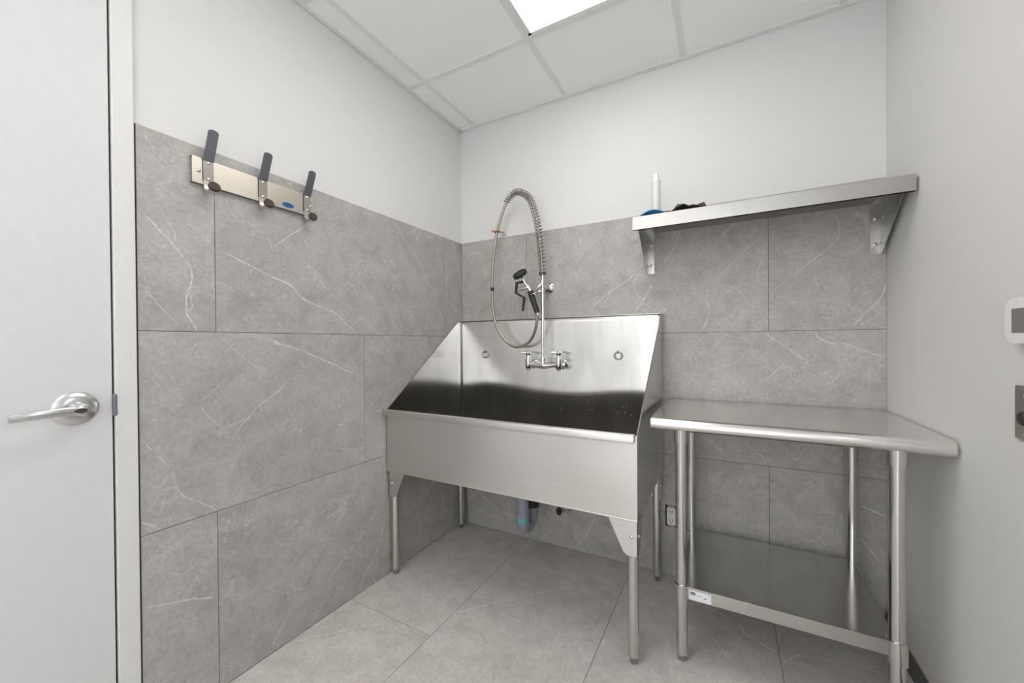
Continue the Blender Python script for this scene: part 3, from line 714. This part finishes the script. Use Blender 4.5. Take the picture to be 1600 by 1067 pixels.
# undershelf with folded lips
ux0, ux1, uy0, uy1, uz = 1.372, 1.912, -.545, -.055, .278
bm = nb()
prism(bm, [(ux0, uy0, uz), (ux1, uy0, uz), (ux1+.022, uy0+.03, uz), (ux1+.022, uy1-.03, uz), (ux1, uy1, uz), (ux0, uy1, uz), (ux0-.022, uy1-.03, uz), (ux0-.022, uy0+.03, uz)], (0, 0, -.002))
us = obj('undershelf', bm, 'steel_shelf', B)
bm = nb()
box(bm, ux0, ux1, uy0-.0015, uy0+.0005, uz-.042, uz+.0005, .0005); box(bm, ux0, ux1, uy1-.0005, uy1+.0015, uz-.042, uz, .0005)
box(bm, ux1+.0215, ux1+.0235, uy0+.03, uy1-.03, uz-.042, uz, .0005); box(bm, ux0-.0235, ux0-.0215, uy0+.03, uy1-.03, uz-.042, uz, .0005)
obj('shelf_lip', bm, 'steel_lip', us)
bm = nb(); box(bm, 1.378, 1.448, uy0-.0022, uy0-.0015, .2375, .271); lb = obj('paper_label', bm, 'label', us, label='small white paper label on the shelf lip')
def text_mesh(s, size, loc, ax='xz'):
    c_ = bpy.data.curves.new('t', 'FONT'); c_.body = s; c_.size = size; c_.extrude = .0001; c_.align_x = 'CENTER'; c_.align_y = 'CENTER'
    o = bpy.data.objects.new('t', c_); COL.objects.link(o); bpy.context.view_layer.update()
    me = bpy.data.meshes.new_from_object(o.evaluated_get(bpy.context.evaluated_depsgraph_get()))
    bpy.data.objects.remove(o); b_ = nb(); b_.from_mesh(me)
    for v in b_.verts: v.co = Vector((loc[0]+v.co.x, loc[1]-v.co.z, loc[2]+v.co.y))
    return b_
bm = nb(); box(bm, 1.3815, 1.3985, uy0-.0025, uy0-.0022, .256, .2655); obj('logo_block', bm, 'ink', lb)
bm = text_mesh('ULINE', .0062, (1.390, uy0-.0027, .2606)); obj('lettering', bm, 'label', lb)
bm = nb()
for a, b, z in ((1.402, 1.4195, .2555), (1.382, 1.43, .2445)): box(bm, a, b, uy0-.0024, uy0-.0022, z, z+.002 if z > .25 else z+.0006)
obj('fine_print', bm, 'ink_grey', lb)
bm = nb(); box(bm, 1.425, 1.433, uy0-.0024, uy0-.0022, .2515, .2545); obj('size_mark', bm, 'ink', lb)

# ================================================================ WALL SHELF
H0, H1, HY, HZ = 1.138, 2.046, -.300, 1.702
Q = thing('wall_shelf', 'long stainless steel wall shelf on two triangular brackets above the table', 'shelf', ((H0+H1)/2, 0, HZ))
bm = nb(); box(bm, H0, H1, HY+.0006, -.002, HZ-.0022, HZ, mi=0)
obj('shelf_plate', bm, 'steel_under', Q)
bm = nb(); box(bm, H0, H1, HY-.0015, HY+.0005, HZ-.055, HZ+.0005, .0006); box(bm, H0, H1, HY, HY+.014, HZ-.055, HZ-.0535, .0004); obj('front_lip', bm, 'steel_lip', Q)
for px, s in ((H0+.012, 1), (H1-.010, -1)):
    bm = nb()
    prism(bm, [(px, -.001, HZ-.205), (px, -.001, HZ-.003), (px, -.262, HZ-.003), (px, -.262, HZ-.02), (px, -.020, HZ-.205)], (s*.002, 0, 0))
    box(bm, min(px, px+s*.033), max(px, px+s*.033), -.003, -.0008, HZ-.205, HZ-.003)
    box(bm, min(px, px+s*.033), max(px, px+s*.033), -.262, -.002, HZ-.005, HZ-.003)
    bk = obj('bracket', bm, 'steel_side2', Q)
    for bx_, bz_ in ((px+s*.018, HZ-.062), (px+s*.018, HZ-.165)):
        bm = nb(); lathe(bm, (bx_, -.003, bz_), (0, -1, 0), [(0, .0065), (.003, .0065), (.005, .004), (.0055, .001)], 14); obj('bolt', bm, 'tube', bk, True)
    for bz_ in (HZ-.062, HZ-.165):
        bm = nb(); lathe(bm, (px+s*.002, -.020 if bz_ < HZ-.1 else -.028, bz_), (s, 0, 0), [(0, .005), (.002, .005), (.0035, .003), (.004, .001)], 12); obj('rivet', bm, 'tube', bk, True)
# things on the shelf
bm = nb(); lathe(bm, (1.222, -.20, HZ+.0005), (0, 0, 1), [(0, .0175), (.002, .0185), (.168, .0185), (.172, .0205), (.180, .0205), (.184, .013), (.208, .0125), (.211, .010)], 32)
o = obj('plastic_bottle', bm, 'white', None, True); tag(o, 'slim upright white plastic bottle standing on the wall shelf', 'bottle')
bm = nb(); R1 = .075
pts = [(1.165+.10*i/14, -.262+.02*math.sin(PI*i/14), HZ+.006+.022*math.sin(PI*(.10+.80*i/14))) for i in range(15)]
rings = []
for i, q in enumerate(pts):
    q = Vector(q); w_ = .030*math.sin(PI*(i+.6)/15.2)+.004; th = .0045+.003*math.sin(PI*i/14)
    rings.append([q+Vector((0, math.cos(a)*w_, math.sin(a)*th)) for a in [2*PI*k/14 for k in range(14)]])
loft(bm, rings); o = obj('plastic_scraper', bm, 'blue', None, True); tag(o, 'flat curved bright blue plastic piece lying at the left end of the wall shelf', 'scraper')
# crumpled dark cloth
bm = nb(); rn = random.Random(5); nx, ny = 18, 12; gv = []
def hh(u, v):
    a = .030*math.exp(-((u-.42)/.16)**2)+.042*math.exp(-((u-.93)/.075)**2)*(v)+.014*math.exp(-((u-.68)/.2)**2)
    return a*(.35+.65*math.sin(PI*min(1, v*.9+.08)))+.004
for j in range(ny+1):
    row = []
    for i in range(nx+1):
        u, v = i/nx, j/ny
        x = 1.268+.150*u+.008*math.sin(9*v+u*3); y = -.285+.085*v*(1-.25*math.cos(6*u))+.006*math.sin(14*u)
        z = HZ+.003+hh(u, v)+.0035*math.sin(31*u+7*v)*math.sin(17*v+4*u)+.002
        row.append(bm.verts.new((x, y, max(z, HZ+.003))))
    gv.append(row)
for j in range(ny):
    for i in range(nx): bm.faces.new((gv[j][i], gv[j][i+1], gv[j+1][i+1], gv[j+1][i]))
o = obj('crumpled_cloth', bm, 'cloth', None); md = o.modifiers.new('s', 'SOLIDIFY'); md.thickness = .0025; md.offset = 1
tag(o, 'small crumpled dark brown cloth lying on the wall shelf', 'cloth')

# ================================================================ COAT HOOK RACK
R = thing('coat_rack', 'brushed steel coat hook rack with three hooks on the grey tiled wall', 'coat rack', (0, -1.25, 1.715))
bm = nb(); box(bm, .013, .0155, -1.462, -1.046, 1.676, 1.760, .0008); rp = obj('back_plate', bm, 'steel_rack', R)
bm = nb()
box(bm, .001, .0135, -1.462, -1.046, 1.676, 1.678); box(bm, .001, .0135, -1.462, -1.046, 1.758, 1.760)
obj('plate_return', bm, 'dsteel', R)
for y in (-1.444, -1.060):
    bm = nb(); lathe(bm, (.0155, y, 1.717), (1, 0, 0), [(0, .006), (.002, .006), (.004, .004), (.0045, .001)], 14); obj('screw', bm, 'tube', R, True)
for y in (-1.418, -1.2465, -1.075):
    hk = nb(); w_ = (0, .030, 0)
    ribbon(hk, [(.0175, y, 1.690), (.0175, y, 1.757)], w_, .0025, None)
    h_ = obj('hook', hk, 'steel_hook', R)
    bm = nb()
    # upper arm: flat tongue with a rounded tip leaning into the room
    N_ = 10; a0 = Vector((.0175, y, 1.755)); a1 = Vector((.052, y, 1.838)); dd = (a1-a0).normalized()
    poly = [a0+Vector((0, -.015, 0)), a0+Vector((0, .015, 0)), a1+Vector((0, .015, 0))]
    poly += [a1+dd*.009*math.sin(PI*k/N_)+Vector((0, .015*math.cos(PI*k/N_), 0)) for k in range(1, N_)]+[a1+Vector((0, -.015, 0))]
    prism(bm, poly, Vector((dd.z, 0, -dd.x))*.0025); obj('upper_prong', bm, 'dsteel', h_, label='dark grey upward prong')
    bm = nb(); pts = [(.0175, y, 1.692), (.0175, y, 1.672), (.022, y, 1.658), (.032, y, 1.651), (.044, y, 1.653), (.052, y, 1.661)]
    ribbon(bm, spline(pts, 5), (0, .026, 0), .0025, None); obj('lower_prong', bm, 'steel_rack', h_)
    bm = nb(); lathe(bm, (.046, y+.002, 1.664), (.85, -.1, .35), [(0, .0145), (.002, .0165), (.010, .0165), (.012, .0145)], 24); obj('bumper', bm, 'rubber_brown', h_, True, label='round dark rubber bumper')
    for z in (1.748, 1.696):
        bm = nb(); lathe(bm, (.0187, y, z), (1, 0, 0), [(0, .0055), (.0015, .0055), (.0028, .0035), (.003, .001)], 14); obj('rivet', bm, 'tube', h_, True)
bm = nb(); prism(bm, [(.0155, -1.152+.023*math.cos(2*PI*k/30), 1.694+.0095*math.sin(2*PI*k/30)) for k in range(30)], (.0006, 0, 0)); lo = obj('maker_badge', bm, 'logo', R, label='small blue oval badge')
bm = nb(); tube(bm, [(.0163, -1.166+.028*i/12, 1.695+.003*math.sin(i*1.7)) for i in range(13)], .0009, 6); obj('badge_script', bm, 'ink', lo)

# ================================================================ THERMOSTAT, SWITCH, OUTLET
Tm = thing('thermostat', 'white wall thermostat with grey screen on the right wall', 'thermostat', (XW, -.81, 1.2))
bm = nb(); pl = []
for k in range(40):
    a = 2*PI*k/40; cx_, sx_ = math.cos(a), math.sin(a)
    pl.append((XW, -.8645+.064*math.copysign(abs(cx_)**.35, cx_), 1.195+.0480*math.copysign(abs(sx_)**.45, sx_)))
prism(bm, pl, (-.024, 0, 0), bev=.004); obj('housing', bm, 'white', Tm, True)
bm = nb(); box(bm, XW-.0248, XW-.0238, -.903, -.826, 1.169, 1.220); obj('screen', bm, 'screen', Tm)
Sw = thing('key_switch', 'grey steel switch plate below the thermostat on the right wall', 'switch', (XW, -.82, .995))
bm = nb(); box(bm, XW-.007, XW, -.864, -.794, .940, 1.056, .003, 3); obj('cover_plate', bm, 'steel_plate', Sw)
bm = nb(); lathe(bm, (XW-.006, -.829, .988), (-1, 0, 0), [(0, .015), (.004, .015), (.008, .012), (.009, .002)], 28); obj('knob', bm, 'rubber', Sw, True)
for z in (1.035, .955):
    bm = nb(); lathe(bm, (XW-.0065, -.829, z), (-1, 0, 0), [(0, .004), (.0015, .0035), (.002, .001)], 12); obj('screw', bm, 'tube', Sw, True)
O = thing('wall_outlet', 'bare white electrical outlet without a cover low on the back wall', 'outlet', (1.256, 0, .294))
bm = nb(); box(bm, 1.229, 1.283, -.0012, .004, .243, .347, .0); obj('box_cutout', bm, 'dark', O)
bm = nb(); box(bm, 1.236, 1.276, -.008, -.001, .252, .336, .004, 2); ob = obj('receptacle', bm, 'white', O)
for z in (.273, .315):
    bm = nb()
    for dx in (-.006, .006): box(bm, 1.256+dx-.0012, 1.256+dx+.0012, -.0088, -.0075, z, z+.008)
    lathe(bm, (1.256, -.0075, z-.007), (0, -1, 0), [(0, .0024), (.0013, .0024)], 10)
    obj('socket_slots', bm, 'dark', ob)

bm = nb(); box(bm, 1.241, 1.271, -.0035, -.001, .2445, .3455, .001); obj('mounting_strap', bm, 'hex', O)
